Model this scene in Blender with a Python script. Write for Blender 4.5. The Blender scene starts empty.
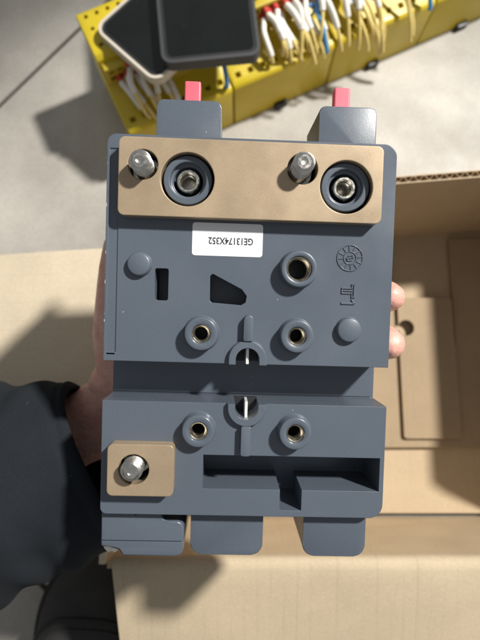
import bpy, bmesh, math, random
from mathutils import Vector, Matrix, Euler
from mathutils import noise as mnoise
random.seed(7)
S = 0.001                                     # everything below is in millimetres
scene = bpy.context.scene
COL = scene.collection
R = math.radians

# ------------------------------------------------------------------ camera
cam_d = bpy.data.cameras.new('camera'); cam = bpy.data.objects.new('camera', cam_d); COL.objects.link(cam)
cam.location = (0, 0, 0.480); cam.rotation_euler = (R(9.5), 0, 0)
cam_d.sensor_fit = 'HORIZONTAL'; cam_d.sensor_width = 36; cam_d.lens = 37.5
cam_d.clip_start = 0.01; cam_d.clip_end = 50
cam_d.dof.use_dof = True; cam_d.dof.focus_distance = 0.199; cam_d.dof.aperture_fstop = 15.0
scene.camera = cam
# ------------------------------------------------------------------ ambient light of the hall
world = bpy.data.worlds.new('World'); scene.world = world; world.use_nodes = True
bg = world.node_tree.nodes['Background']; bg.inputs[0].default_value = (0.95, 0.97, 1.0, 1); bg.inputs[1].default_value = 0.30
# ------------------------------------------------------------------ key lamp: one bright work lamp, up and to the right
LDIR = Vector((-0.627, -0.52, -1.0)).normalized()
ld = bpy.data.lights.new('work_lamp', 'SPOT'); lamp = bpy.data.objects.new('work_lamp', ld); COL.objects.link(lamp)
aim = Vector((0.14, -0.03, 0.10)); lamp.location = aim - LDIR * 2.6
lamp.rotation_euler = LDIR.to_track_quat('-Z', 'Y').to_euler()
ld.energy = 520; ld.color = (1.0, 0.968, 0.915); ld.shadow_soft_size = 0.09
ld.spot_size = R(26); ld.spot_blend = 0.45
scene.view_settings.view_transform = 'Standard'; scene.view_settings.look = 'None'
scene.view_settings.exposure = 0.0; scene.view_settings.gamma = 1.0; scene.view_settings.use_curve_mapping = False

# ------------------------------------------------------------------ materials
def nodes(name):
    m = bpy.data.materials.new(name); m.use_nodes = True
    nt = m.node_tree; b = nt.nodes['Principled BSDF']
    return m, nt, b
def N(nt, t, **kw):
    n = nt.nodes.new(t)
    for k, v in kw.items():
        if k in n.inputs: n.inputs[k].default_value = v
        else: setattr(n, k, v)
    return n
def mat(name, col, rough=0.5, metal=0.0, var=0.12, vscale=40, bump=0.0, bscale=900, bevel=0.0, spec=0.5, rvar=0.0, col2=None, coat=0.0, sheen=0.0, fine=0.0, sss=0.0):
    m, nt, b = nodes(name); L = nt.links.new
    tc = N(nt, 'ShaderNodeTexCoord')
    nz = N(nt, 'ShaderNodeTexNoise', Scale=vscale, Detail=6.0, Roughness=0.6); L(tc.outputs['Object'], nz.inputs['Vector'])
    r = N(nt, 'ShaderNodeValToRGB')
    c2 = col2 or tuple(c * (1 - var) for c in col)
    r.color_ramp.elements[0].position = 0.34; r.color_ramp.elements[1].position = 0.66
    r.color_ramp.elements[0].color = (*c2, 1); r.color_ramp.elements[1].color = (*col, 1)
    L(nz.outputs['Fac'], r.inputs['Fac']); out = r.outputs['Color']
    if fine:
        n2 = N(nt, 'ShaderNodeTexNoise', Scale=bscale, Detail=3.0); L(tc.outputs['Object'], n2.inputs['Vector'])
        mr = N(nt, 'ShaderNodeMapRange'); mr.inputs['To Min'].default_value = 1 - fine; mr.inputs['To Max'].default_value = 1 + fine
        mr.inputs['From Min'].default_value = 0.3; mr.inputs['From Max'].default_value = 0.7
        L(n2.outputs['Fac'], mr.inputs['Value'])
        mx = N(nt, 'ShaderNodeVectorMath', operation='SCALE'); L(out, mx.inputs[0]); L(mr.outputs['Result'], mx.inputs['Scale']); out = mx.outputs['Vector']
    L(out, b.inputs['Base Color'])
    b.inputs['Roughness'].default_value = rough; b.inputs['Metallic'].default_value = metal
    b.inputs['Specular IOR Level'].default_value = spec; b.inputs['Coat Weight'].default_value = coat
    b.inputs['Sheen Weight'].default_value = sheen
    if sss:
        b.inputs['Subsurface Weight'].default_value = sss; b.inputs['Subsurface Scale'].default_value = 0.004
        b.inputs['Subsurface Radius'].default_value = (1.0, 0.35, 0.2)
    if rvar:
        n3 = N(nt, 'ShaderNodeTexNoise', Scale=vscale * 2.3, Detail=5.0); L(tc.outputs['Object'], n3.inputs['Vector'])
        mr = N(nt, 'ShaderNodeMapRange'); mr.inputs['To Min'].default_value = rough - rvar; mr.inputs['To Max'].default_value = rough + rvar
        mr.inputs['From Min'].default_value = 0.3; mr.inputs['From Max'].default_value = 0.7
        L(n3.outputs['Fac'], mr.inputs['Value']); L(mr.outputs['Result'], b.inputs['Roughness'])
    nrm = None
    if bevel:
        bv = N(nt, 'ShaderNodeBevel', samples=6); bv.inputs['Radius'].default_value = bevel * S; nrm = bv.outputs['Normal']
    if bump:
        nb = N(nt, 'ShaderNodeTexNoise', Scale=bscale, Detail=4.0); L(tc.outputs['Object'], nb.inputs['Vector'])
        bp = N(nt, 'ShaderNodeBump', Strength=bump, Distance=0.0006); L(nb.outputs['Fac'], bp.inputs['Height'])
        if nrm: L(nrm, bp.inputs['Normal'])
        nrm = bp.outputs['Normal']
    if nrm: L(nrm, b.inputs['Normal'])
    return m

def cardboard(name, col, axis='X', pitch=8.0, stripes=0.10):
    m, nt, b = nodes(name); L = nt.links.new
    tc = N(nt, 'ShaderNodeTexCoord')
    nz = N(nt, 'ShaderNodeTexNoise', Scale=14.0, Detail=8.0, Roughness=0.65); L(tc.outputs['Object'], nz.inputs['Vector'])
    r = N(nt, 'ShaderNodeValToRGB'); r.color_ramp.elements[0].position = 0.3; r.color_ramp.elements[1].position = 0.7
    r.color_ramp.elements[0].color = (*[c * 0.86 for c in col], 1); r.color_ramp.elements[1].color = (*col, 1)
    L(nz.outputs['Fac'], r.inputs['Fac'])
    fb = N(nt, 'ShaderNodeTexNoise', Scale=650.0, Detail=4.0); L(tc.outputs['Object'], fb.inputs['Vector'])
    # flutes: broken, slightly wandering lines
    wv = N(nt, 'ShaderNodeTexWave', wave_type='BANDS', bands_direction=axis, wave_profile='SIN', Scale=0.314 / (pitch * S), Distortion=0.0, Detail=0.0)
    wv.inputs['Detail Scale'].default_value = 0.6
    L(tc.outputs['Object'], wv.inputs['Vector'])
    pw = N(nt, 'ShaderNodeMath', operation='POWER'); pw.inputs[1].default_value = 9.0; L(wv.outputs['Fac'], pw.inputs[0])
    mp = N(nt, 'ShaderNodeMapping'); mp.inputs['Scale'].default_value = (120, 14, 14) if axis == 'X' else (14, 120, 14); L(tc.outputs['Object'], mp.inputs['Vector'])
    n5_ = N(nt, 'ShaderNodeTexNoise', Scale=1.0, Detail=3.0); L(mp.outputs['Vector'], n5_.inputs['Vector'])
    n5 = N(nt, 'ShaderNodeMapRange'); n5.inputs['From Min'].default_value = 0.42; n5.inputs['From Max'].default_value = 0.68; L(n5_.outputs['Fac'], n5.inputs['Value'])
    mk = N(nt, 'ShaderNodeMath', operation='MULTIPLY'); L(pw.outputs[0], mk.inputs[0]); L(n5.outputs['Result'], mk.inputs[1])
    mr = N(nt, 'ShaderNodeMapRange'); mr.inputs['To Min'].default_value = 1.0; mr.inputs['To Max'].default_value = 1 - stripes * 2
    L(mk.outputs[0], mr.inputs['Value'])
    f2 = N(nt, 'ShaderNodeMapRange'); f2.inputs['From Min'].default_value = 0.3; f2.inputs['From Max'].default_value = 0.7
    f2.inputs['To Min'].default_value = 0.93; f2.inputs['To Max'].default_value = 1.05; L(fb.outputs['Fac'], f2.inputs['Value'])
    mm = N(nt, 'ShaderNodeMath', operation='MULTIPLY'); L(mr.outputs[0], mm.inputs[0]); L(f2.outputs[0], mm.inputs[1])
    sc = N(nt, 'ShaderNodeVectorMath', operation='SCALE'); L(r.outputs['Color'], sc.inputs[0]); L(mm.outputs[0], sc.inputs['Scale'])
    L(sc.outputs['Vector'], b.inputs['Base Color'])
    bp = N(nt, 'ShaderNodeBump', Strength=0.12, Distance=0.0006); bp.invert = True; L(mk.outputs[0], bp.inputs['Height'])
    big = N(nt, 'ShaderNodeTexNoise', Scale=9.0, Detail=2.0); L(tc.outputs['Object'], big.inputs['Vector'])
    bp2 = N(nt, 'ShaderNodeBump', Strength=0.45, Distance=0.012); L(big.outputs['Fac'], bp2.inputs['Height']); L(bp.outputs['Normal'], bp2.inputs['Normal'])
    L(bp2.outputs['Normal'], b.inputs['Normal'])
    b.inputs['Roughness'].default_value = 0.72; b.inputs['Specular IOR Level'].default_value = 0.3
    return m

M = {}
M['plastic'] = mat('slate_plastic', (0.086, 0.104, 0.131), 0.31, var=0.08, vscale=16, bump=0.04, bscale=1500, bevel=0.38, rvar=0.12, fine=0.04)
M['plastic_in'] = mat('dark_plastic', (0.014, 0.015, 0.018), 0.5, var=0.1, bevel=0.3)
M['bar'] = mat('beige_bar', (0.41, 0.312, 0.205), 0.40, metal=0.35, var=0.17, vscale=28, bump=0.05, bscale=2600, bevel=0.6, rvar=0.10, fine=0.07)
M['steel'] = mat('zinc_steel', (0.62, 0.60, 0.55), 0.30, metal=1.0, var=0.25, vscale=300, rvar=0.12, bump=0.1)
M['brass'] = mat('brass_insert', (0.62, 0.57, 0.47), 0.32, metal=1.0, var=0.3, vscale=400, rvar=0.1)
M['bright'] = mat('bright_spring', (0.85, 0.85, 0.83), 0.45, metal=0.4, var=0.1, vscale=300)
M['label'] = mat('label_paper', (0.72, 0.74, 0.76), 0.45, var=0.05, vscale=80)
M['ink'] = mat('label_ink', (0.03, 0.03, 0.035), 0.5, var=0.3, vscale=900)
M['red'] = mat('red_tab', (0.86, 0.13, 0.18), 0.42, var=0.15, vscale=80, bevel=0.4, sss=0.2)
M['floor'] = mat('concrete', (0.445, 0.42, 0.372), 0.58, var=0.22, vscale=9, bump=0.25, bscale=330, rvar=0.12, fine=0.07, col2=(0.30, 0.28, 0.248))
M['joint'] = mat('joint_filler', (0.09, 0.085, 0.075), 0.9, var=0.3, vscale=60)
M['card'] = cardboard('cardboard_flap', (0.51, 0.415, 0.285), 'X', 8.5, 0.035)
M['cardy'] = cardboard('cardboard_side', (0.64, 0.545, 0.40), 'Y', 6.5, 0.008)
M['cardwall'] = cardboard('cardboard_wall', (0.50, 0.385, 0.25), 'X', 6.5, 0.02)
M['kraft_shade'] = cardboard('kraft_pad_shade', (0.36, 0.268, 0.168), 'X', 7.0, 0.02)  # kraft brown, darkened so the colour carries the box's inner shade
M['flute'] = mat('flute_paper', (0.42, 0.30, 0.18), 0.8, var=0.2)
M['yellow'] = mat('yellow_housing', (0.56, 0.43, 0.018), 0.42, var=0.10, vscale=30, bump=0.06, bscale=1200, bevel=0.8, rvar=0.06)
M['yellow2'] = mat('yellow_terminal', (0.50, 0.38, 0.03), 0.45, var=0.12, vscale=40, bevel=0.5)
M['black'] = mat('black_plastic', (0.016, 0.016, 0.018), 0.45, var=0.2, vscale=60)
M['wirewhite'] = mat('white_marker', (0.74, 0.72, 0.66), 0.5, var=0.15, vscale=120)
M['wireyellow'] = mat('yellow_insulation', (0.70, 0.56, 0.20), 0.45, var=0.15, vscale=90)
M['wirered'] = mat('red_collar', (0.55, 0.05, 0.05), 0.45, var=0.15, vscale=90)
M['blue'] = mat('blue_plastic', (0.06, 0.24, 0.52), 0.4, var=0.15, vscale=90)
M['case'] = mat('charcoal_case', (0.040, 0.042, 0.045), 0.55, var=0.2, vscale=50, bump=0.1, bscale=900)
M['cream'] = mat('cream_case', (0.55, 0.50, 0.42), 0.5, var=0.08, vscale=60)
M['glass'] = mat('phone_glass', (0.006, 0.008, 0.007), 0.07, var=0.3, vscale=30, rvar=0.05, spec=0.5)
M['skin'] = mat('skin', (0.70, 0.43, 0.35), 0.48, var=0.0, vscale=95, col2=(0.62, 0.30, 0.24), bump=0.8, bscale=420, rvar=0.06, sss=0.25, fine=0.05)
M['nail'] = mat('nail', (0.66, 0.42, 0.34), 0.3, var=0.08)
M['cloth'] = mat('navy_cloth', (0.014, 0.0175, 0.022), 1.0, spec=0.2, var=0.2, vscale=30, bump=0.25, bscale=1600, sheen=0.0, fine=0.15)
M['shoe'] = mat('shoe_upper', (0.034, 0.033, 0.033), 0.65, var=0.3, vscale=45, bump=0.4, bscale=1100, fine=0.2)
M['sole'] = mat('shoe_sole', (0.018, 0.018, 0.019), 0.7, var=0.3, vscale=45, bump=0.3, bscale=700)

def lint(m):                                   # scattered pale lint and dust specks on the cloth
    nt = m.node_tree; L = nt.links.new; b = nt.nodes['Principled BSDF']; src = b.inputs['Base Color'].links[0].from_socket
    tc = N(nt, 'ShaderNodeTexCoord'); v = N(nt, 'ShaderNodeTexVoronoi', Scale=140.0); L(tc.outputs['Object'], v.inputs['Vector'])
    lt = N(nt, 'ShaderNodeMath', operation='LESS_THAN'); lt.inputs[1].default_value = 0.03; L(v.outputs['Distance'], lt.inputs[0])
    mx = N(nt, 'ShaderNodeMix', data_type='RGBA'); L(lt.outputs[0], mx.inputs['Factor']); L(src, mx.inputs['A']); mx.inputs['B'].default_value = (0.13, 0.14, 0.15, 1)
    L(mx.outputs['Result'], b.inputs['Base Color'])
lint(M['cloth']); lint(M['glass'])

def wear(m):                                   # rubbed pale nicks along the unit's left edge, a few dust specks
    nt = m.node_tree; L = nt.links.new; b = nt.nodes['Principled BSDF']; src = b.inputs['Base Color'].links[0].from_socket
    tc = N(nt, 'ShaderNodeTexCoord'); sx = N(nt, 'ShaderNodeSeparateXYZ'); L(tc.outputs['Object'], sx.inputs[0])
    def mth(op, a, bb):
        n = N(nt, 'ShaderNodeMath', operation=op)
        for i, q_ in enumerate((a, bb)):
            if isinstance(q_, (int, float)): n.inputs[i].default_value = q_
            else: L(q_, n.inputs[i])
        return n.outputs[0]
    nz = N(nt, 'ShaderNodeTexNoise', Scale=330.0, Detail=4.0, Roughness=0.7); L(tc.outputs['Object'], nz.inputs['Vector'])
    edge = mth('MULTIPLY', mth('MULTIPLY', mth('LESS_THAN', sx.outputs[0], -53.72 * S), mth('GREATER_THAN', sx.outputs[1], -0.018)), mth('GREATER_THAN', sx.outputs[2], -0.0009))
    nick = mth('MULTIPLY', edge, mth('GREATER_THAN', nz.outputs['Fac'], 0.61))
    v = N(nt, 'ShaderNodeTexVoronoi', Scale=130.0); L(tc.outputs['Object'], v.inputs['Vector'])
    sc_ = N(nt, 'ShaderNodeSeparateColor'); L(v.outputs['Color'], sc_.inputs[0])
    speck = mth('MULTIPLY', mth('LESS_THAN', v.outputs['Distance'], 0.03), mth('GREATER_THAN', sc_.outputs[0], 0.75))
    fac = mth('MAXIMUM', mth('MULTIPLY', nick, 0.85), mth('MULTIPLY', speck, 0.5))
    mx = N(nt, 'ShaderNodeMix', data_type='RGBA'); L(fac, mx.inputs['Factor']); L(src, mx.inputs['A']); mx.inputs['B'].default_value = (0.62, 0.62, 0.60, 1)
    L(mx.outputs['Result'], b.inputs['Base Color'])
wear(M['plastic'])

# ------------------------------------------------------------------ mesh helpers (mm in, metres out)
def link(name, me, m, parent=None, smooth=None):
    o = bpy.data.objects.new(name, me); COL.objects.link(o)
    if m is not None:
        me.materials.clear(); me.materials.append(m)
    if parent: o.parent = parent
    if smooth is not None and len(me.polygons):
        try:
            me.shade_smooth()
            me.set_sharp_from_angle(angle=R(smooth))
        except Exception:
            me.polygons.foreach_set('use_smooth', [True] * len(me.polygons))
    return o
def mesh_bm(bm):
    bmesh.ops.recalc_face_normals(bm, faces=bm.faces[:])
    me = bpy.data.meshes.new('m'); bm.to_mesh(me); bm.free(); return me
def mesh_pd(v, f):
    me = bpy.data.meshes.new('m'); me.from_pydata([tuple(c * S for c in p) for p in v], [], f); me.update(); return me
def tag(o, label=None, cat=None, group=None, kind=None):
    for k, v in (('label', label), ('category', cat), ('group', group), ('kind', kind)):
        if v: o[k] = v
    return o
def empty(name, loc=(0, 0, 0)):
    o = bpy.data.objects.new(name, None); COL.objects.link(o); o.location = Vector(loc) * S; o.empty_display_size = 0.02; return o
def rrect(x0, y0, x1, y1, r, n=6):
    rs = r if isinstance(r, (tuple, list)) else (r, r, r, r)   # bl, br, tr, tl
    P = []
    for (cx, cy, a0, rr) in ((x0, y0, 180, rs[0]), (x1, y0, 270, rs[1]), (x1, y1, 0, rs[2]), (x0, y1, 90, rs[3])):
        ox = cx + (rr if cx == x0 else -rr); oy = cy + (rr if cy == y0 else -rr)
        if rr <= 0: P.append((cx, cy)); continue
        for i in range(n + 1):
            a = R(a0 + 90 * i / n); P.append((ox + rr * math.cos(a), oy + rr * math.sin(a)))
    return P
def circ(cx, cy, r, n=40): return [(cx + r * math.cos(2 * math.pi * i / n), cy + r * math.sin(2 * math.pi * i / n)) for i in range(n)]
def prism_bm(P, z0, z1, bev=0.0, seg=2, inset=0.0):
    """outline P extruded z0..z1; inset shrinks the top (draft); bev rounds the top rim"""
    bm = bmesh.new(); n = len(P)
    cx = sum(p[0] for p in P) / n; cy = sum(p[1] for p in P) / n
    lo = [bm.verts.new((p[0] * S, p[1] * S, z0 * S)) for p in P]
    def sh(p):
        if not inset: return p
        d = math.hypot(p[0] - cx, p[1] - cy) or 1; k = 1 - inset / d
        return (cx + (p[0] - cx) * k, cy + (p[1] - cy) * k)
    hi = [bm.verts.new((sh(p)[0] * S, sh(p)[1] * S, z1 * S)) for p in P]
    bm.faces.new(lo[::-1]); bm.faces.new(hi)
    for i in range(n): bm.faces.new((lo[i], lo[(i + 1) % n], hi[(i + 1) % n], hi[i]))
    if bev:
        bm.edges.ensure_lookup_table()
        es = [e for e in bm.edges if all(abs(v.co.z - z1 * S) < 1e-9 for v in e.verts)]
        bmesh.ops.bevel(bm, geom=es, offset=bev * S, segments=seg, profile=0.5, affect='EDGES', clamp_overlap=True)
    return bm
def prism(P, z0, z1, **k): return mesh_bm(prism_bm(P, z0, z1, **k))
def box_bm(x0, y0, z0, x1, y1, z1, bev=0.0, seg=2):
    bm = bmesh.new(); bmesh.ops.create_cube(bm, size=1.0)
    for v in bm.verts:
        v.co = Vector(((x0 + x1) / 2 + v.co.x * (x1 - x0), (y0 + y1) / 2 + v.co.y * (y1 - y0), (z0 + z1) / 2 + v.co.z * (z1 - z0))) * S
    if bev: bmesh.ops.bevel(bm, geom=bm.edges[:], offset=bev * S, segments=seg, profile=0.5, affect='EDGES', clamp_overlap=True)
    return bm
def box(*a, **k): return mesh_bm(box_bm(*a, **k))
def lathe(prof, cx=0, cy=0, n=40, closed=False):
    """prof: list of (r, z); r=0 ends are closed to a point"""
    v, f, rings = [], [], []
    for r, z in prof:
        if r <= 1e-6: v.append((cx, cy, z)); rings.append([len(v) - 1])
        else:
            b = len(v); v += [(cx + r * math.cos(2 * math.pi * i / n), cy + r * math.sin(2 * math.pi * i / n), z) for i in range(n)]; rings.append(list(range(b, b + n)))
    seq = list(zip(rings, rings[1:])) + ([(rings[-1], rings[0])] if closed else [])
    for a, b in seq:
        for i in range(n):
            j = (i + 1) % n
            if len(a) == 1 and len(b) == 1: continue
            if len(a) == 1: f.append((a[0], b[i], b[j]))
            elif len(b) == 1: f.append((a[i], a[j], b[0]))
            else: f.append((a[i], a[j], b[j], b[i]))
    me = mesh_pd(v, f); bm = bmesh.new(); bm.from_mesh(me); bpy.data.meshes.remove(me); return mesh_bm(bm)
def tube(path, rad, n=10, cap=True):
    P = [Vector(p) for p in path]; rr = rad if isinstance(rad, (list, tuple)) else [rad] * len(P)
    v, f = [], []; up = Vector((0.31, 0.17, 0.93))
    for i, p in enumerate(P):
        d = (P[min(i + 1, len(P) - 1)] - P[max(i - 1, 0)]).normalized()
        a = d.cross(up); a = a.normalized() if a.length > 1e-4 else d.orthogonal().normalized(); b = d.cross(a).normalized()
        for k in range(n):
            t = 2 * math.pi * k / n; v.append(tuple(p + (a * math.cos(t) + b * math.sin(t)) * rr[i]))
    for i in range(len(P) - 1):
        for k in range(n):
            f.append((i * n + k, i * n + (k + 1) % n, (i + 1) * n + (k + 1) % n, (i + 1) * n + k))
    if cap: f.append(tuple(range(n))[::-1]); f.append(tuple(range((len(P) - 1) * n, len(P) * n)))
    me = mesh_pd(v, f); bm = bmesh.new(); bm.from_mesh(me); bpy.data.meshes.remove(me); return mesh_bm(bm)
def spline(pts, n=8):
    P = [Vector(p) for p in pts]; out = []
    for i in range(len(P) - 1):
        p0 = P[max(i - 1, 0)]; p1 = P[i]; p2 = P[i + 1]; p3 = P[min(i + 2, len(P) - 1)]
        for k in range(n):
            t = k / n
            out.append(0.5 * ((2 * p1) + (-p0 + p2) * t + (2 * p0 - 5 * p1 + 4 * p2 - p3) * t * t + (-p0 + 3 * p1 - 3 * p2 + p3) * t ** 3))
    out.append(P[-1]); return out
def cut(o, cutters, op='DIFFERENCE'):
    """boolean: cutters is a list of meshes in the same space; bakes the result into o"""
    bm = bmesh.new()
    for c in cutters: bm.from_mesh(c)
    cm = bpy.data.meshes.new('cut'); bm.to_mesh(cm); bm.free()
    t = bpy.data.objects.new('cutter', cm); COL.objects.link(t)
    bpy.context.view_layer.update(); t.matrix_world = o.matrix_world
    md = o.modifiers.new('b', 'BOOLEAN'); md.object = t; md.operation = op; md.solver = 'EXACT'; md.use_self = True
    bpy.context.view_layer.update()
    dg = bpy.context.evaluated_depsgraph_get(); me = bpy.data.meshes.new_from_object(o.evaluated_get(dg))
    o.modifiers.clear(); old = o.data; o.data = me
    bpy.data.objects.remove(t); bpy.data.meshes.remove(cm)
    for c in cutters: bpy.data.meshes.remove(c)
    return o
def text_mesh(s, size, depth):
    c = bpy.data.curves.new('t', 'FONT'); c.body = s; c.size = size * S; c.extrude = depth * S; c.align_x = 'CENTER'; c.align_y = 'CENTER'; c.resolution_u = 3; c.offset = 0.085 * S
    t = bpy.data.objects.new('t', c); COL.objects.link(t); bpy.context.view_layer.update()
    me = bpy.data.meshes.new_from_object(t.evaluated_get(bpy.context.evaluated_depsgraph_get()))
    bpy.data.objects.remove(t); bpy.data.curves.remove(c); return me

# ================================================================== FLOOR
floor = tag(link('floor', box(-3000, -3000, -40, 3000, 3000, -3), M['joint']), kind='structure')
ang = math.atan2(400 - 309, -173 + 252)              # direction of the joint at upper left
ca, sa = math.cos(ang), math.sin(ang)
def slab_pt(a, b): return (-252 + a * ca - b * sa, 309 + a * sa + b * ca)
# joints: b = 0 runs through the upper left; a = a0 crosses it and shows beside the shoe
q = ((-177 + 252) * ca + (-160 - 309) * sa)
A = [q - 1500, q - 750, q, q + 750, q + 1500]; B = [-1500, -750, 0, 750]
for i in range(len(A) - 1):
    for j in range(len(B) - 1):
        g = 2.2
        P = [slab_pt(A[i] + g, B[j] + g), slab_pt(A[i + 1] - g, B[j] + g), slab_pt(A[i + 1] - g, B[j + 1] - g), slab_pt(A[i] + g, B[j + 1] - g)]
        link('floor_slab', prism(P, -12, 0, bev=1.2, seg=2), M['floor'], floor)

# ================================================================== CARDBOARD BOX
HZ = 140.0                                            # height of the rim
crt = tag(empty('cardboard_box', (100, 20, 0)), 'open brown cardboard box with flaps folded out under the grey device', 'box')
O = Vector((100, 20, 0))
def bxp(name, me, m, parent=None):
    """part of the box: mesh given in world mm, kept under the box's empty"""
    me.transform(Matrix.Translation(-O * S)); return link(name, me, m, parent or crt)
def slab3(a, b, c, d, th, wob=0.0, nu=24, nv=14, seed=0):
    """thick sheet through four corners (a b c d, counter-clockwise seen from outside), th mm thick, slightly warped"""
    a, b, c, d = (Vector(p) for p in (a, b, c, d)); nrm = (b - a).cross(d - a).normalized(); v, f = [], []
    for k in (0, 1):
        for j in range(nv + 1):
            for i in range(nu + 1):
                u, w = i / nu, j / nv; p = a * (1 - u) * (1 - w) + b * u * (1 - w) + c * u * w + d * (1 - u) * w
                h = wob * mnoise.noise(Vector((u * 2.3 + seed, w * 2.1, seed * 1.7))) * min(1, 4 * w)
                v.append(tuple(p + nrm * (h - th * k)))
    n1 = (nu + 1) * (nv + 1); ix = lambda k, i, j: k * n1 + j * (nu + 1) + i
    for j in range(nv):
        for i in range(nu):
            f.append((ix(0, i, j), ix(0, i + 1, j), ix(0, i + 1, j + 1), ix(0, i, j + 1)))
            f.append((ix(1, i, j + 1), ix(1, i + 1, j + 1), ix(1, i + 1, j), ix(1, i, j)))
    for i in range(nu):
        f.append((ix(0, i + 1, 0), ix(0, i, 0), ix(1, i, 0), ix(1, i + 1, 0))); f.append((ix(0, i, nv), ix(0, i + 1, nv), ix(1, i + 1, nv), ix(1, i, nv)))
    for j in range(nv):
        f.append((ix(0, 0, j), ix(0, 0, j + 1), ix(1, 0, j + 1), ix(1, 0, j))); f.append((ix(0, nu, j + 1), ix(0, nu, j), ix(1, nu, j), ix(1, nu, j + 1)))
    return mesh_pd(v, f)
XL, XR, YF = -86.0, 250.0, -97.0
yb = lambda x: 140.5 + (x - XL) * 0.085               # the back wall stands slightly askew
bxp('bottom', slab3((XL, YF, 8), (XR, YF, 8), (XR, yb(XR), 8), (XL, yb(XL), 8), 5), M['cardwall'])
bxp('wall', slab3((XR, YF - 4, HZ - 5), (XL, YF - 4, HZ - 5), (XL, YF - 4, 3), (XR, YF - 4, 3), -4), M['cardwall'])      # front wall
bxp('wall', slab3((XL - 4, YF - 4, HZ), (XL - 4, yb(XL), HZ), (XL - 4, yb(XL), 3), (XL - 4, YF - 4, 3), 4), M['cardy'])
# right wall, out of view: front corner cut away, invented to shape shade inside
rw_ = mesh_bm(prism_bm([(-(YF - 4), 3), (-(YF - 4), 46), (70, 58), (22, 120), (4, HZ), (-yb(XR), HZ), (-yb(XR), 3)], -4, 0))
rw_.transform(Matrix(((0, 0, -1, XR * S), (-1, 0, 0, 0), (0, 1, 0, 0), (0, 0, 0, 1))))
bxp('wall', rw_, M['cardy'])
# back wall: cut rim, so its two liners and the fluting between them are built
T = 5.2
bw = bxp('wall', slab3((XL, yb(XL), HZ), (XR, yb(XR), HZ), (XR, yb(XR), 3), (XL, yb(XL), 3), 0.8, 0.5, 40, 8, 3), M['cardwall'])
bxp('liner', slab3((XL, yb(XL) + T, HZ - .6), (XR, yb(XR) + T, HZ - .6), (XR, yb(XR) + T, 3), (XL, yb(XL) + T, 3), 0.8, 0.5, 40, 8, 3), M['cardwall'], crt)
v, f = [], []; k = 0; x = XL
while x < XR - 1:
    ph = (x - XL) / 7.5 * 2 * math.pi; yy = yb(x) + 0.4 + (T - 0.9) * (0.5 + 0.46 * math.sin(ph))
    zt = HZ - 0.5 + 0.5 * mnoise.noise(Vector((x * 0.09, 2, 0)))
    for (dy, z) in ((-.3, zt), (.3, zt), (-.3, 4), (.3, 4)): v.append((x, yy + dy, z))
    if k:
        a, b = 4 * (k - 1), 4 * k
        f += [(a, b, b + 1, a + 1), (a, a + 2, b + 2, b), (a + 1, b + 1, b + 3, a + 3)]
    k += 1; x += 0.5
bxp('fluting', mesh_pd(v, f), M['flute'])
# flaps
def flap(a, b, c, d, m, seed, wob=3.0, roll=True):
    return bxp('flap', slab3(a, b, c, d, 4.0, wob, 36, 18, seed), m)
def curved_flap(x0, x1, y0, length, drop, m, side=0.0, seed=1):
    """front flap: leaves the rim through a rounded fold and droops"""
    prof = [(0.0, -4.0), (-1.2, -1.3), (-4.0, 0.2), (-8, 0.1)]
    n = 16
    for i in range(1, n + 1):
        t = i / n; prof.append((-8 - (length - 8) * t, 0.1 - drop * (t ** 1.15)))
    v, f = [], []; nx = 60
    for k in (0, 1):
        for j, (dy, dz) in enumerate(prof):
            for i in range(nx + 1):
                u = i / nx; x = x0 + side * (-dy) / length + (x1 - x0 - side * (-dy) / length) * u
                h = 2.2 * mnoise.noise(Vector((u * 4 + seed, j * 0.16, seed))) * min(1, j / 6)
                v.append((x, y0 + dy, HZ + dz + h - 4.0 * k + (0.5 * mnoise.noise(Vector((x * 0.05, 0, 5))) if j in (1, 2, 3) else 0)))
    n1 = len(prof) * (nx + 1); ix = lambda k, i, j: k * n1 + j * (nx + 1) + i; nv = len(prof) - 1
    for j in range(nv):
        for i in range(nx):
            f.append((ix(0, i, j), ix(0, i, j + 1), ix(0, i + 1, j + 1), ix(0, i + 1, j))); f.append((ix(1, i, j), ix(1, i + 1, j), ix(1, i + 1, j + 1), ix(1, i, j + 1)))
    for i in range(nx):
        f.append((ix(0, i, nv), ix(1, i, nv), ix(1, i + 1, nv), ix(0, i + 1, nv))); f.append((ix(0, i, 0), ix(0, i + 1, 0), ix(1, i + 1, 0), ix(1, i, 0)))
    for j in range(nv):
        f.append((ix(0, 0, j), ix(1, 0, j), ix(1, 0, j + 1), ix(0, 0, j + 1))); f.append((ix(0, nx, j), ix(0, nx, j + 1), ix(1, nx, j + 1), ix(1, nx, j)))
    o = bxp('flap', mesh_pd(v, f), m)
    for p in o.data.polygons: p.use_smooth = True
    o.data.set_sharp_from_angle(angle=R(50)); return o
curved_flap(XL + 4, XR, YF, 150, 52, M['card'], side=12)
flap((XL - 3, 107, HZ + 1), (XL - 3, -88, HZ + 1), (XL - 190, -84, HZ - 16), (XL - 190, 102, HZ - 20), M['cardy'], 9, 4.0)
flap((XR + 3, -2, HZ + 1), (XR + 3, yb(XR) - 12, HZ + 1), (XR + 120, yb(XR) - 20, HZ - 50), (XR + 120, 6, HZ - 50), M['cardy'], 4, 3.0)

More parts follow.
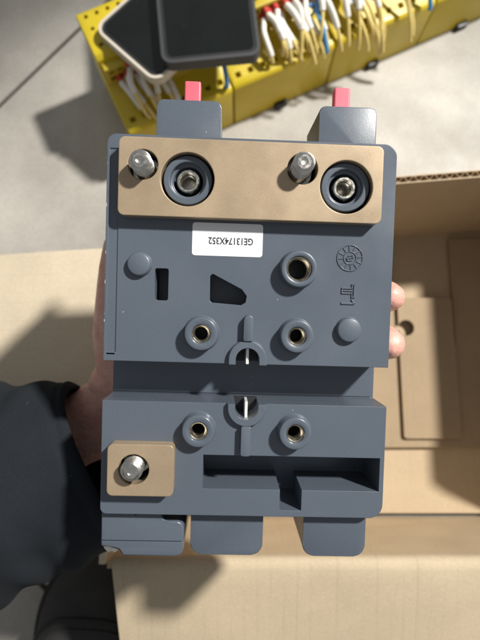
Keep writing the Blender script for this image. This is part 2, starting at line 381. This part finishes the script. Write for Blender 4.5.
# loose cardboard pads lying inside the box
pad = link('cardboard_pad', prism([(XL + 3, -41), (XR - 3, -39), (XR - 3, 160), (203, 158), (203, 54), (201.5, 53), (146, 53), (146, 150), (XL + 3, 136)], 8.3, 13.5, bev=0.8), M['kraft_shade'])
tag(pad, 'large brown cardboard pad lying on the bottom of the open box', 'cardboard pad')
tabp = link('cardboard_insert', prism(rrect(148.5, -31, 200, 98.5, 2), 13.8, 17.5, bev=0.8), M['kraft_shade'])
cut(tabp, [prism(circ(155.5, 70, 7.5, 24), 10, 25)])
tag(tabp, 'small rectangular cardboard insert with round finger hole on the pad in the box', 'cardboard insert')

# ================================================================== YELLOW MODULES
U = Vector((0.905, 0.426, 0)).normalized(); V = Vector((-U.y, U.x, 0)); ORG = Vector((0, 290, 0))
def st(s, t, z): return ORG + U * s + V * t + Vector((0, 0, z))
MROT = math.atan2(U.y, U.x)
PROF = [(0, 0), (0, 56), (2, 59), (30, 64), (33, 67), (40, 68.5), (46, 72), (49, 96), (53, 100), (95, 100), (98, 97), (98, 0)]
def make_module(s0, w, label, k):
    root = empty('safety_module', st(s0, 0, 0)); root.rotation_euler.z = MROT
    tag(root, label, 'electronics module', 'yellow modules lying in a row')
    bm = bmesh.new(); a = [bm.verts.new((0.6 * S, t * S, z * S)) for t, z in PROF]; b = [bm.verts.new(((w - .6) * S, t * S, z * S)) for t, z in PROF]; n = len(PROF)
    bm.faces.new(a); bm.faces.new(b[::-1])
    for i in range(n): bm.faces.new((a[i], b[i], b[(i + 1) % n], a[(i + 1) % n]))
    bmesh.ops.recalc_face_normals(bm, faces=bm.faces[:])
    bmesh.ops.bevel(bm, geom=bm.edges[:], offset=1.1 * S, segments=2, profile=.5, affect='EDGES', clamp_overlap=True)
    body = link('housing', mesh_bm(bm), M['yellow'], root, 40)
    cuts = []
    # recessed ports: two rows at the far edge of the top, a row along the terminal ledge, a row in the riser foot
    for x in (8, 18, 28, 38, 48, 58, 68, 78, 88, 97):
        if x < w - 4: cuts.append(prism(circ(x, 90, 2.0, 10), 95, 103))
    for x in (9, 20, w - 22, w - 10): cuts.append(prism(rrect(x - 1.6, 75.5, x + 1.6, 78.5, .4, 1), 95, 103))
    for x in (10, 21): cuts.append(prism(circ(x, 60, 2.0, 10), 95, 103))
    for i in range(8):
        x = 9 + i * (w - 18) / 7; cuts.append(prism(rrect(x - 2.6, 8, x + 2.6, 13, .4, 1), 55, 75))
    cut(body, cuts)
    cut(body, [box(w / 2 - 9, 1.2, 8, w / 2 + 9, -4, 8.8)])
    # plug-in terminal strip with its row of wire entries
    ts = link('terminal_strip', box(3, 41, 73, w - 3, 51, 93, bev=1.0), M['yellow2'], root, 40)
    cut(ts, [box(6 + i * 8.05, 35, 77, 11.2 + i * 8.05, 44.5, 83) for i in range(int((w - 8) / 8.05))] + [box(6 + i * 8.05, 35, 86, 11.2 + i * 8.05, 43, 90) for i in range(int((w - 8) / 8.05))])
    link('foot', prism(rrect(w / 2 - 8, -5, w / 2 + 6, 3, 2.5, 3), 0, 7, bev=1.5), M['black'], root, 40)
    link('foot', prism(rrect(w / 2 - 8, 95, w / 2 + 6, 103, 2.5, 3), 0, 7, bev=1.5), M['black'], root, 40)
    return root
mods = [(-112, 105.4, 'leftmost yellow electronics module, with both phones resting on it'),
        (-6, 106, 'second yellow module from the left, right of the charcoal phone, red-collared wires'),
        (100.6, 108, 'third yellow module from the left, with long pale yellow wires hanging over'),
        (209, 106, 'rightmost yellow module, cut off by the right edge of the photo')]
for k, (s0, w, lb) in enumerate(mods): make_module(s0, w, lb, k)

def make_wire(s, label, white=22, dz=0, sway=0.0, tail=-8, drop=16, col='wireyellow', collar='wirered', rad=1.6, t0=43.0):
    root = empty('wire', st(s, t0, 80)); tag(root, label, 'wire', 'wires plugged into the yellow modules')
    o = st(s, t0, 80); rw = random.Random(int(s * 13 + 999)); sway += rw.uniform(-5, 5); dz += rw.uniform(-2, 4); tail += rw.uniform(-4, 4); white = white * rw.uniform(1.0, 1.45) if white else 0; bow = rw.uniform(-4, 4)
    path = spline([st(s, t0, 80 + dz), st(s, t0 - 8, 80 + dz), st(s + sway * .3 + bow, 24, 79 + dz), st(s + sway * .7 + bow * .6, 9, 73 + dz * .6), st(s + sway, tail * .5, 66 - drop * .25), st(s + sway * 1.1, tail, 66 - drop)], 8)
    path = [p - o for p in path]
    def sub(a, b):
        acc, out = 0, []
        for i, p in enumerate(path):
            if i: acc += (p - path[i - 1]).length
            if a <= acc <= b: out.append(p)
        return out
    link('insulation', tube(path, rad, 8), M[col], root, 60)
    if white:
        pw = sub(7, 7 + white)
        if len(pw) > 2: link('marker_sleeve', tube(pw, rad + 1.15, 8), M['wirewhite'], root, 60)
    pr = sub(0.0, 7.2)
    if collar and len(pr) > 1: link('ferrule_collar', tube(pr, rad + 1.25, 8), M[collar], root, 60)
    return root
ordn = ['first', 'second', 'third', 'fourth', 'fifth', 'sixth', 'seventh', 'eighth']
for i, (s, wh, sw, tl, dr) in enumerate([(40, 24, -2, 8, 1), (48, 26, 1, 0, 6), (57, 27, 3, -4, 8), (66, 26, 3, -6, 9), (74, 28, 5, -7, 10), (81, 22, -7, 0, 8), (87, 25, 6, 2, 6), (95, 30, 4, -3, 9)]):
    make_wire(s, f'{ordn[i]} red-collared white wire from the charcoal phone on second yellow module', wh, sway=sw, tail=tl, drop=dr, dz=(i % 2) * 5)
for i, (s, wh, sw, tl, dr) in enumerate([(112, 20, 16, -14, 16), (120, 22, 14, -17, 20), (129, 18, 14, -16, 22), (138, 20, 10, -17, 20), (146, 16, 4, -13, 15), (154, 18, -8, -16, 24), (163, 18, 6, -16, 22), (172, 14, 2, -14, 17)]):
    make_wire(s, f'{ordn[i]} long pale yellow wire from the left on third yellow module', wh, sway=sw, tail=tl, drop=dr, dz=(i % 3) * 3, collar='wirered' if i < 2 else None)
for i, (s, wh, sw, tl, dr) in enumerate([(-99, 22, 6, 6, 2), (-92, 26, 8, 2, 5), (-84, 28, 10, -2, 8), (-74, 22, 10, 0, 6), (-64, 24, 8, -3, 9)]):
    make_wire(s, f'{ordn[i]} white wire from the left below the cream phone on leftmost yellow module', wh, sway=sw, tail=tl, drop=dr, dz=(i % 2) * 4)
for s, tl, lb in [(92, -1, 'blue wire crossing the white wires of second yellow module'), (-13, 7, 'short blue wire poking out under the charcoal phone'), (200, -5, 'blue wire at the top edge of the photo by the rightmost module')]:
    make_wire(s, lb, 0, sway=-6 if s > 50 else 5, tail=tl, drop=6, col='blue', collar='blue', rad=2.2, dz=8)
for i, (s, wh, sw, tl, dr) in enumerate([(44, 18, 6, 12, 0), (53, 22, -5, 6, 2), (62, 20, 7, 3, 4), (70, 24, -6, 2, 4), (91, 20, -8, 4, 3)]):
    make_wire(s, f'{ordn[i]} upper-row white wire behind the front wires of second yellow module', wh, sway=sw, tail=tl, drop=dr, dz=8.5)
for i, (s, wh, sw, tl, dr) in enumerate([(116, 24, -6, -4, 8), (125, 26, 8, -8, 12), (133, 22, -7, -10, 14), (142, 24, 7, -6, 10)]):
    make_wire(s, f'{ordn[i]} upper-row white wire behind the hanging wires of third yellow module', wh, sway=sw, tail=tl, drop=dr, dz=8.5)
for i, (s, wh, sw, tl, dr) in enumerate([(-88, 24, -6, 8, 1), (-79, 26, 4, 4, 3), (-69, 22, -5, 2, 5)]):
    make_wire(s, f'{ordn[i]} upper-row white wire partly under the cream phone on leftmost module', wh, sway=sw, tail=tl, drop=dr, dz=8.5)
# blue cable tie round the wires
tie = tube([st(84 + 4.5 * math.cos(a) - 1, 28 + 1.5 * math.sin(a * 1), 80 + 5 * math.sin(a)) for a in [2 * math.pi * i / 20 for i in range(21)]] + [st(86, 22, 84), st(85, 12, 84)], 1.3, 8)
tag(link('cable_tie', tie, M['blue'], None, 60), 'light blue cable tie looped round white wires on second module', 'cable tie')

# ================================================================== PHONES
def phone(name, label, cx, cy, z, w, h, th, rot, case, rim, corner, spk):
    root = empty(name, (cx, cy, z)); root.rotation_euler.z = rot; tag(root, label, 'phone')
    c = link('case', prism(rrect(-w / 2, -h / 2, w / 2, h / 2, corner, 10), 0, th, bev=2.0, seg=3), case, root, 35)
    cut(c, [prism(rrect(-w / 2 + rim, -h / 2 + rim, w / 2 - rim, h / 2 - rim, corner - rim, 10), th - 1.3, th + 5)])
    link('bezel', prism(rrect(-w / 2 + rim + .3, -h / 2 + rim + .3, w / 2 - rim - .3, h / 2 - rim - .3, corner - rim, 10), th - 1.4, th - 0.75, bev=0.3), M['black'], root, 35)
    link('screen', prism(rrect(-w / 2 + rim + 2.2, -h / 2 + rim + 3.0, w / 2 - rim - 2.2, h / 2 - rim - 2.6, corner - rim - 1.5, 10), th - 0.8, th - 0.6), M['glass'], root, 35)
    link('side_button', box(w / 2 - .6, 20, th * .35, w / 2 + .7, 34, th * .65, bev=.4), case, root, 35)
    return root
d2 = math.atan2(-49, 52)
phone('mobile_phone', 'dark-screened phone in cream case lying under the charcoal phone', -95 + 75 * .686, 284.5 + 75 * .728, 100.3, 74, 152, 8.6, d2, M['cream'], 2.4, 11, 0)
phone('mobile_phone', 'upright dark phone in charcoal rubber case on top of the cream phone', -31, 352, 109.2, 80, 160, 10, R(6), M['case'], 2.8, 9, 0)

# ================================================================== SHOE
def make_shoe():
    root = empty('shoe', (-119, -124, 0)); tag(root, 'dark grey shoe toe on the floor below the sleeve', 'shoe'); root.rotation_euler.z = R(-3)
    def outline(t):                         # half width along the shoe; t = 0 toe .. 1 heel
        return 50 * (1 - (1 - min(1, t / 0.26)) ** 2.3) ** 0.5 * (1 - 0.16 * max(0, min(1, (t - .3) / .4)))
    Ln = 275
    def top(t): return 34 + 32 * min(1, (t / .32)) ** 0.8 + 26 * max(0, min(1, (t - .32) / .3))
    v, f = [], []; nt_, na = 44, 26
    for i in range(nt_ + 1):
        t = (i / nt_) ** 1.5 * 0.995 + 0.002; hw = outline(t) - 3; h = top(t)
        for k in range(na + 1):
            a = math.pi * k / na; x = hw * math.copysign(abs(math.cos(a)) ** 0.75, math.cos(a)); z = 16 + (h - 16) * max(0, math.sin(a)) ** 0.8
            v.append((x, -t * Ln, z))
    for i in range(nt_):
        for k in range(na): f.append((i * (na + 1) + k, i * (na + 1) + k + 1, (i + 1) * (na + 1) + k + 1, (i + 1) * (na + 1) + k))
    f.append(tuple(range(na + 1))); f.append(tuple(range(nt_ * (na + 1), (nt_ + 1) * (na + 1)))[::-1])
    up = link('upper', mesh_pd(v, f), M['shoe'], root, 60)
    pts = [(outline((i / 40) ** 1.5 * .99 + .003), -((i / 40) ** 1.5 * .99 + .003) * Ln) for i in range(41)]
    P = [(-x - 1.5, y) for x, y in pts][::-1] + [(x + 1.5, y) for x, y in pts]
    link('sole', prism(P, 0.2, 20, bev=3), M['sole'], root, 40)
    # toe cap seam and welt seam
    def on(t, a, lift=0.6):
        hw = outline(t) - 3 + lift; h = top(t) + lift
        return (hw * math.copysign(abs(math.cos(a)) ** .75, math.cos(a)), -t * Ln, 16 + (h - 16) * max(0, math.sin(a)) ** .8)
    link('toe_cap_seam', tube([on(0.16 + 0.17 * (1 - math.sin(a)) ** 1.2, a) for a in [math.pi * (0.04 + .92 * i / 40) for i in range(41)]], 1.3, 8), M['sole'], up, 60)
    link('toe_cap_seam', tube([on(0.185 + 0.17 * (1 - math.sin(a)) ** 1.2, a) for a in [math.pi * (0.04 + .92 * i / 40) for i in range(41)]], 0.8, 8), M['shoe'], up, 60)
    return root
make_shoe()

# ================================================================== THE GREY DEVICE
MD = Matrix(((0.9991, 0.0302, 0.02972), (-0.02353, 0.9788, -0.20346), (-0.03524, 0.20257, 0.97863)))
DEV = MD.to_4x4(); DEV.translation = Vector((0, 33.01, 480 - 197.26)) * S
dev = bpy.data.objects.new('switchgear_unit', None); COL.objects.link(dev); dev.matrix_world = DEV; dev.empty_display_size = .02
tag(dev, 'slate grey plastic switchgear unit with beige bars held up in the hand', 'switchgear')
ZB = -50
hs = link('housing', prism(rrect(-54, -79.6, 60.6, 71.6, (2.5, 5.5, 5, 3.5), 8), ZB, 0), M['plastic'])
cuts1 = [box(-80, -33.6, -19, 80, -17.6, 10)]                                          # rail channel
cuts2 = [box(-52.9, -14.2, -0.4, -49.2, 66, 6),                                         # channel along the left edge
         prism(rrect(-34.3, 6.9, -28.9, 19.6, .8, 2), -14, 5),
         prism([(-12.4, 17.2), (-11.4, 18.1), (0.4, 12.2), (2.4, 9.6), (2.0, 7.0), (0.2, 5.9), (-11.6, 6.6), (-12.4, 7.4)], -14, 5),
         box(-52.9, -15.2, -3, -49.6, -14.6, 6)]
cuts3 = [box(-13.2, -68.6, -24, 58.8, -54.8, 5)]                                        # long pocket
cuts4 = [box(18.3, -77.0, -24, 27.2, -60, 5)]                                           # notch below it
cuts5 = [prism(circ(-22, 53.9, 10.6), -14, 5), prism(circ(39.7, 53.5, 10.6), -14, 5), prism(circ(-39.3, 58.8, 6), -12, 5), prism(circ(22.2, 59.4, 6), -12, 5), prism(circ(-40.1, -59.3, 6.4), -12, 5)]
half = lambda cx, cy, up: [(cx + 4.7 * math.cos(math.pi * i / 20), cy + up * (4.7 * math.sin(math.pi * i / 20))) for i in range(21)] + [(cx - 4.7, cy - up * 3), (cx + 4.7, cy - up * 3)]
cuts6 = [prism(half(3.4, -15.7, 1), -15, 5), prism(half(3.6, -34.9, -1), -15, 5)]
BOSSES = [(-15.2, -5.7, 6.5, 3.0), (22.4, 20.8, 7.1, 4.3), (22.5, -5.6, 6.5, 3.0), (-15.3, -44.1, 6.4, 3.0), (23.1, -44.2, 6.4, 3.0)]
cuts7 = [prism(circ(x, y, ri + .9, 24), -18, 5) for x, y, ro, ri in BOSSES]
for c in (cuts1, cuts2, cuts3, cuts4, cuts5, cuts6, cuts7): cut(hs, c)
hs.parent = dev
for o_ in (hs,):
    o_.data.shade_smooth(); o_.data.set_sharp_from_angle(angle=R(28))
PL = M['plastic']
# channel floor strip: seam lines of the two housing shells
link('channel_floor', box(-53.6, -33.2, -19.4, 59.6, -18, -18.5, bev=.3), PL, dev)
# screw bosses
for x, y, ro, ri in BOSSES:
    b = link('screw_boss', lathe([(ri + .7, -3), (ri + .7, 4.8), (ri + .9, 5.0), (ro - .45, 5.0), (ro - .12, 4.85), (ro, 4.5), (ro + .3, 0.7), (ro + .6, 0.2), (ro + 1.0, -.4)], x, y, 48), PL, dev, 50)
    link('threaded_insert', lathe([(ri + .75, -2), (ri + .75, 3.9), (ri + .4, 4.1), (ri, 3.7)] + sum([[(ri, 3.2 - i), (ri - .35, 2.7 - i)] for i in range(6)], []) + [(ri, -3.2), (ri + .8, -3.3)], x, y, 32), M['brass'], b, 40)
for x, y, r in ((-40.4, 20.9, 4.6), (43.7, -2.7, 4.9)):
    link('locating_pad', lathe([(0, 2.6), (r - .7, 2.6), (r - .2, 2.35), (r, 1.9), (r + .2, .4), (r + .6, -.3)], x, y, 40), PL, dev, 60)
# forked arches round the spring openings, with their stems
def arch(cx, cy, up):
    n = 28; ro, ri = 7.7, 4.7; P = []; e = abs(cy - (-17.72 if up > 0 else -33.48))
    def pt(r, i):
        if i == 0: return (r, -e)
        if i == n: return (-r, -e)
        a = math.pi * (i - 1) / (n - 2); return (r * math.cos(a), r * math.sin(a))
    for i in range(n + 1): P.append(pt(ro, i))
    for i in range(n, -1, -1): P.append(pt(ri, i))
    v, f = [], []; m = len(P)
    for z, sh in ((-.5, .3), (1.9, 0.0), (2.4, -.35)):
        for i, (x, y) in enumerate(P):
            k = 1 + (sh / math.hypot(x, y) if i <= n else 0)
            v.append((cx + x * k, cy + up * (y if y < 0 else y * k), z))
    for l in (0, 1):
        for i in range(m): j = (i + 1) % m; f.append((l * m + i, l * m + j, (l + 1) * m + j, (l + 1) * m + i))
    for i in range(n): f.append((2 * m + i, 2 * m + i + 1, 2 * m + m - 2 - i, 2 * m + m - 1 - i))
    me = mesh_pd(v, f); bm = bmesh.new(); bm.from_mesh(me); a = link('spring_arch', mesh_bm(bm), PL, dev, 40)
    y0 = cy + up * 7.2; y1 = cy + up * (18.0 if up > 0 else 19.6)
    lo, hi = sorted((y0, y1))
    link('rib', prism(rrect(cx - 2.0, lo, cx + 2.0, hi, (.4, .4, 1.9, 1.9) if up > 0 else (.6, .6, .4, .4), 6), -.5, 3.0, bev=.5, inset=.3), PL, a, 40)
arch(3.4, -15.7, 1); arch(3.6, -34.9, -1)
link('spring_clip', box(2.9, -17.9, -12, 4.1, -11.4, -1.5, bev=.2), M['bright'], dev)
link('spring_clip', box(3.0, -39.9, -12, 4.2, -33.2, -1.5, bev=.2), M['bright'], dev)
for y0, y1 in ((-17.8, -11.2), (-39.4, -33.4)):
    link('spring_plunger', box(-1.1, y0, -14.6, 8.1, y1, -12.2), M['plastic_in'], dev)
# beige bars with their studs and sockets
def bar(x0, y0, x1, y1, r, holes):
    b = link('connection_bar', prism(rrect(x0, y0, x1, y1, r, 6), 0.05, 5.6), M['bar'])
    cut(b, [prism(P, -3, 9) for P in holes]); b.parent = dev
    b.data.shade_smooth(); b.data.set_sharp_from_angle(angle=R(30)); return b
bar(-48.3, 39.2, 53.6, 69.0, 2.4, [circ(-39.0, 58.6, 5.8), circ(-21.9, 53.6, 10.3, 56), circ(22.2, 59.2, 6.0), circ(39.5, 52.9, 10.3, 56)])
bar(-50.3, -70.0, -24.4, -49.6, 2.2, [circ(-40.0, -59.5, 6.0)])
def stud(x, y, top, r=4.2):
    pr = [(0, top - .35), (1.1, top - .3), (1.5, top), (r - 1.5, top), (r - .5, top - 1.0)]; z = top - 1.2
    while z > -10: pr += [(r, z), (r, z - .3), (r - .5, z - .65), (r - .5, z - .85)]; z -= 1.15
    pr += [(r, -11), (0, -11)]
    s = link('threaded_stud', lathe(pr, x, y, 36), M['steel'], dev, 35)
    link('flange', lathe([(r - .6, -4.2), (r + 1.4, -4.2), (r + 1.4, -6), (r - .6, -6)], x, y, 36), M['steel'], s, 35)
stud(-39.1, 58.3, 13.0, 4.1); stud(21.8, 59.8, 13.5, 4.1); stud(-40.1, -58.4, 11.0, 4.2)
for x, y in ((-22, 53.9), (39.7, 53.5)):
    c = link('terminal_collar', lathe([(9.5, -13), (9.5, 2.6), (9.2, 2.9), (7.3, 2.9), (7.0, 2.6), (6.9, 0.2), (6.6, 0), (6.0, 0), (5.8, -.3), (5.8, -3.2), (5.6, -3.4), (5.5, -13)], x, y, 56), PL, dev, 40)
    link('socket_nut', lathe([(4.5, -13), (4.5, 1.0), (4.1, 1.4), (3.4, 1.4), (3.0, .9)] + sum([[(3.0, -1.5 - i), (2.7, -2 - i)] for i in range(7)], []) + [(3, -9), (0, -9)], x, y, 40), M['steel'], c, 40)
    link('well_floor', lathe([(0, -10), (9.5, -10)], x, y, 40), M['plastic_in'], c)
# label
lab = link('label_sticker', prism(rrect(-19.9, 25.2, 8.1, 38.2, 1.2, 5), 0.05, 0.16), M['label'], dev)
tm = text_mesh('GE13174X352', 3.75, 0.012); tm.transform(Matrix.Translation(Vector((-4.6, 31.3, 0.185)) * S) @ Matrix.Rotation(math.pi, 4, 'Z') @ Matrix.Diagonal((0.80, 1, 1, 1)))
link('serial_text', tm, M['ink'], lab)
# moulded marks: date clock and the letters
def ring_pts(r0, r1, z, cx, cy): return lathe([(r0, -.2), (r0, z), (r1, z), (r1, -.2)], cx, cy, 40)
bm = bmesh.new(); ex, ey = 43.3, 26.1
def addm(me): bm.from_mesh(me); bpy.data.meshes.remove(me)
addm(ring_pts(4.95, 5.35, .32, ex, ey)); addm(ring_pts(2.35, 2.7, .3, ex, ey))
for i in range(12):
    a = 2 * math.pi * i / 12 + .1; b = box_bm(2.9, -.17, -.2, 4.9, .17, .28); b.transform(Matrix.Translation(Vector((ex, ey, 0)) * S) @ Matrix.Rotation(a, 4, 'Z')); me = mesh_bm(b); addm(me)
for (x, y, w, h, r) in ((0, 0, 3.2, .42, 12), (.3, 1.0, 2.2, .4, 20), (-.3, -1.0, 2.2, .4, 4), (1.1, .5, .4, 1.3, 10), (-1.0, -.5, .4, 1.3, 10)):
    b = box_bm(-w / 2, -h / 2, -.2, w / 2, h / 2, .36); b.transform(Matrix.Translation(Vector((ex + x, ey + y, 0)) * S) @ Matrix.Rotation(R(r), 4, 'Z')); addm(mesh_bm(b))
link('moulded_date_clock', mesh_bm(bm), PL, dev)
bm = bmesh.new()
def tb(u0, v0, u1, v1):                       # letter space: u along reading direction (down), v cap height (towards +x)
    addm(box(40.3 + v0, 15.7 - u1, -.2, 40.3 + v1, 15.7 - u0, .42))
tb(0, 4.9, 5.6, 5.5); tb(0, 4.0, 2.0, 4.5); tb(3.5, 4.0, 5.6, 4.5); tb(0.0, 4.1, .45, 5.4); tb(5.2, 4.1, 5.6, 5.4)
tb(1.5, 0, 2.0, 4.4); tb(3.5, 0, 4.0, 4.4); tb(1.6, 0, 3.9, .45); tb(2.55, .5, 2.95, 4.6)
tb(7.4, 0, 8.2, 5.6)
b = box_bm(-.35, -1.0, -.2, .35, 1.0, .42); b.transform(Matrix.Translation(Vector((45.1, 15.7 - 6.9, 0)) * S) @ Matrix.Rotation(R(35), 4, 'Z')); addm(mesh_bm(b))
link('moulded_letters', mesh_bm(bm), PL, dev)
# terminal shrouds, upper pair with red tabs
def shroud(x0, y0, x1, y1, z0, z1, r, bev=1.6): return link('terminal_shroud', prism(rrect(x0, y0, x1, y1, r, 6), z0, z1, bev=bev, seg=3), PL, dev, 40)
for x0, x1, tx in ((-35.2, -9.7, -22.6), (29.2, 52.1, 41.7)):
    s = shroud(x0, 62, x1, 86.0, -32, -1.0, (.5, .5, 2.3, 2.3))
    t = link('red_tab', box(tx - 3.4, 84, -23, tx + 3.4, 100.6, -17.5, bev=.6), M['red'], s)
    link('tab_hinge', box(tx - 3.6, 84, -24, tx + 5.4, 88.2, -16, bev=.5), M['red'], s)
for x0, x1 in ((-17.8, 12.4), (29.3, 55.6)):
    shroud(x0, -98.6, x1, -76, -36, -5.5, (4.6, 4.6, .5, .5), 1.6)
tc_ = link('terminal_cover', prism([(-54.4, -80.2), (-54.4, -94.2), (-53.8, -95.0), (-46.6, -95.0), (-45.8, -95.8), (-45.6, -98.2), (-44.9, -98.8), (-23.6, -98.8), (-21.4, -98.0), (-20.5, -96), (-20.5, -86.5), (-21.5, -84.6), (-23, -83.9), (-29.6, -83.9), (-29.6, -80.2)], -34, -3.5, bev=.9, seg=3), PL, dev, 40)
cut(tc_, [box(-60, -92.55, -4.1, -10, -92.15, 0), box(-40.6, -81.6, -4.3, -40.0, -79, 0)])
link('cover_screw', lathe([(0, -4.6), (3.0, -4.6), (3.9, -5.4), (4.1, -7.5), (2.4, -7.5), (2.4, -20), (0, -20)], -50.0, -94.4, 28), M['steel'], tc_, 40)
link('rear_cover', prism(rrect(-50, -76, 56, 68, 4), -54.5, -49.8), PL, dev)

# ================================================================== THE HAND, FOREARM AND SLEEVE (coordinates in the device's frame)
def capsules(bm, pts, rad, n=14, rings=5):
    """chain of round cones with ball joints"""
    for i, (p, r) in enumerate(zip(pts, rad)):
        ret = bmesh.ops.create_uvsphere(bm, u_segments=n, v_segments=8, radius=r * S)
        for v in ret['verts']: v.co += Vector(p) * S
    for i in range(len(pts) - 1):
        me = tube([Vector(pts[i]), Vector(pts[i + 1])], [rad[i], rad[i + 1]], n); bm.from_mesh(me); bpy.data.meshes.remove(me)
hb = bmesh.new()
wr = (-84, -62, -85)
KN = [(20, 11, -65), (24, -9.5, -66), (21, -29, -65.5), (12, -46, -65)]
FING = [
    [(20, 11, -65), (61, 12.5, -64.5), (70.6, 12, -42), (67.2, 11.4, -21)],
    [(24, -9.5, -66), (65, -9.8, -64.5), (71.8, -10, -42), (67.6, -9.9, -20)],
    [(21, -29, -65.5), (48, -30, -66), (58, -31, -65), (62, -31.5, -61)],
    [(12, -46, -65), (38, -49, -66), (52, -50, -65.5), (60, -50.5, -61)]]
FR = [[10.5, 9.3, 8.3, 6.4], [10.8, 9.6, 8.6, 6.6], [10.3, 9, 8, 6.5], [9.3, 8, 7, 5.8]]
for k, (P, r) in enumerate(zip(FING, FR)):
    mid = [Vector(P[0]), Vector(P[0]).lerp(Vector(P[1]), .5), Vector(P[1]), Vector(P[1]).lerp(Vector(P[2]), .5), Vector(P[2]), Vector(P[2]).lerp(Vector(P[3]), .6), Vector(P[3])]
    rr = [r[0], (r[0] + r[1]) / 2 - .6, r[1], (r[1] + r[2]) / 2 - .4, r[2], (r[2] * .35 + r[3] * .65) + .35, r[3]]
    capsules(hb, mid, rr)
    capsules(hb, [(-62 + 4 * k, -32 - 12 * k, -77), (-25, -8 - 14 * k, -68), P[0]], [13, 12.5, r[0] + .6])        # metacarpals fill the palm
capsules(hb, [(-60, -38, -75), (-64, -12, -68), (-63, 8, -61), (-62, 22, -58), (-61, 33, -55)], [14, 12.2, 10, 9.0, 7.4])   # thumb along the left side
capsules(hb, [(-66, -40, -77), (-30, 0, -70)], [14, 11]); capsules(hb, [(-66, -62, -79), (-10, -44, -69)], [14, 12])
capsules(hb, [(-150, -98, -78), (-118, -82, -82), wr, (-60, -46, -79)], [27, 23, 17.5, 16]); capsules(hb, [(-150, -110, -78), (-88, -74, -84), (-50, -58, -76)], [22, 15.5, 13])
capsules(hb, [(-300, -165, -78), (-150, -104, -78)], [36, 27])
hm = bpy.data.meshes.new('m'); hb.to_mesh(hm); hb.free()
person = link('person', hm, M['skin'])
person.matrix_world = DEV
md = person.modifiers.new('r', 'REMESH'); md.mode = 'VOXEL'; md.voxel_size = 1.3 * S
ms = person.modifiers.new('s', 'SMOOTH'); ms.factor = 0.5; ms.iterations = 9
bpy.context.view_layer.update()
hm2 = bpy.data.meshes.new_from_object(person.evaluated_get(bpy.context.evaluated_depsgraph_get()))
person.modifiers.clear(); person.data = hm2; hm2.materials.clear(); hm2.materials.append(M['skin']); hm2.shade_smooth()
tag(person, 'left hand and forearm in dark navy sleeve holding the grey unit from behind', 'person')
for P, r in zip(FING, FR):                       # nails on the backs of the end joints
    a, b = Vector(P[2]), Vector(P[3]); d = (b - a).normalized(); y = Vector((0, 1, 0)); nrm = y.cross(d); nrm.normalize()
    if nrm.x < 0 and abs(nrm.x) > abs(nrm.z): nrm = -nrm
    elif abs(nrm.x) <= abs(nrm.z) and nrm.z > 0: nrm = -nrm
    c = a.lerp(b, .55); v, f = [], []; rr = (r[2] * .5 + r[3] * .5) - .4
    for i in range(9):
        for j in range(9):
            u = (i / 8 - .5) * 11; w = (j / 8 - .5) * 1.5; rad = rr * (1 - .03 * max(0, u / 5.5) ** 2)
            ww = w * (1 - .25 * max(0, -u / 5.5) ** 3 - .3 * max(0, u / 5.5) ** 4)
            v.append(tuple(c + d * u + nrm * rad * math.cos(ww) + y * rad * math.sin(ww)))
    for i in range(8):
        for j in range(8): f.append((i * 9 + j, i * 9 + j + 1, i * 9 + j + 10, i * 9 + j + 9))
    nl = link('fingernail', mesh_pd(v, f), M['nail'], person, 80); sm = nl.modifiers.new('t', 'SOLIDIFY'); sm.thickness = .5 * S; sm.offset = 0

def make_sleeve():
    ax = spline([(-65, -78, -68), (-100, -89, -67), (-138, -101, -67), (-205, -126, -70), (-330, -175, -78)], 14)
    n = 72; v, f = [], []; rows = []
    L_ = len(ax)
    def ring(i, inset, push=0.0):
        p = ax[i]; d = (ax[min(i + 1, L_ - 1)] - ax[max(i - 1, 0)]).normalized()
        a = Vector((0, 0, 1)).cross(d).normalized(); b = d.cross(a); t = i / (L_ - 1); row = []
        for k in range(n):
            th = 2 * math.pi * k / n
            ra = 43 + 11 * min(1, t * 2.2) ** .8; rb = 39 + 15 * min(1, t * 2)
            dist = t * 260
            q = Vector((math.cos(th) * 1.3, math.sin(th) * 1.3, dist * 0.022))
            fold = (5.0 * mnoise.noise(q * 1.0 + Vector((3, 1, 7))) + 1.6 * mnoise.noise(q * 2.1)) * min(1, .3 + t * 3) + 1.8 * math.sin(dist * .16 + 2.0 * math.sin(th) + 3 * mnoise.noise(q)) * min(1, t * 6) * (0.5 + .5 * math.sin(th * 2 + 1))
            hem = -1.6 * math.exp(-((dist - 17) / 2.2) ** 2)
            skew = (1 - min(1, t * 6)) * (9 * math.cos(th) - 1 - 2 * math.sin(th) + 3.0 * mnoise.noise(Vector((math.cos(th) * 1.5, math.sin(th) * 1.5, 9))))
            row.append(len(v)); rr = fold + hem - inset
            v.append(tuple(p + a * (ra + rr) * math.cos(th) + b * (rb + rr) * math.sin(th) + d * (-skew + push)))
        return row
    for i in (10, 6, 3): rows.append(ring(i, 4.0))
    rows.append(ring(1, 3.6)); rows.append(ring(0, 3.2, 0.2)); rows.append(ring(0, 1.6, -1.3)); rows.append(ring(0, .3, -.2))
    for i in range(1, L_): rows.append(ring(i, 0))
    for r0, r1 in zip(rows, rows[1:]):
        for k in range(n): f.append((r0[k], r0[(k + 1) % n], r1[(k + 1) % n], r1[k]))
    me = mesh_pd(v, f); bm = bmesh.new(); bm.from_mesh(me); o = link('jacket_sleeve', mesh_bm(bm), M['cloth'], person, 70)
    sb = o.modifiers.new('s', 'SUBSURF'); sb.levels = 1; sb.render_levels = 1
    return o
make_sleeve()
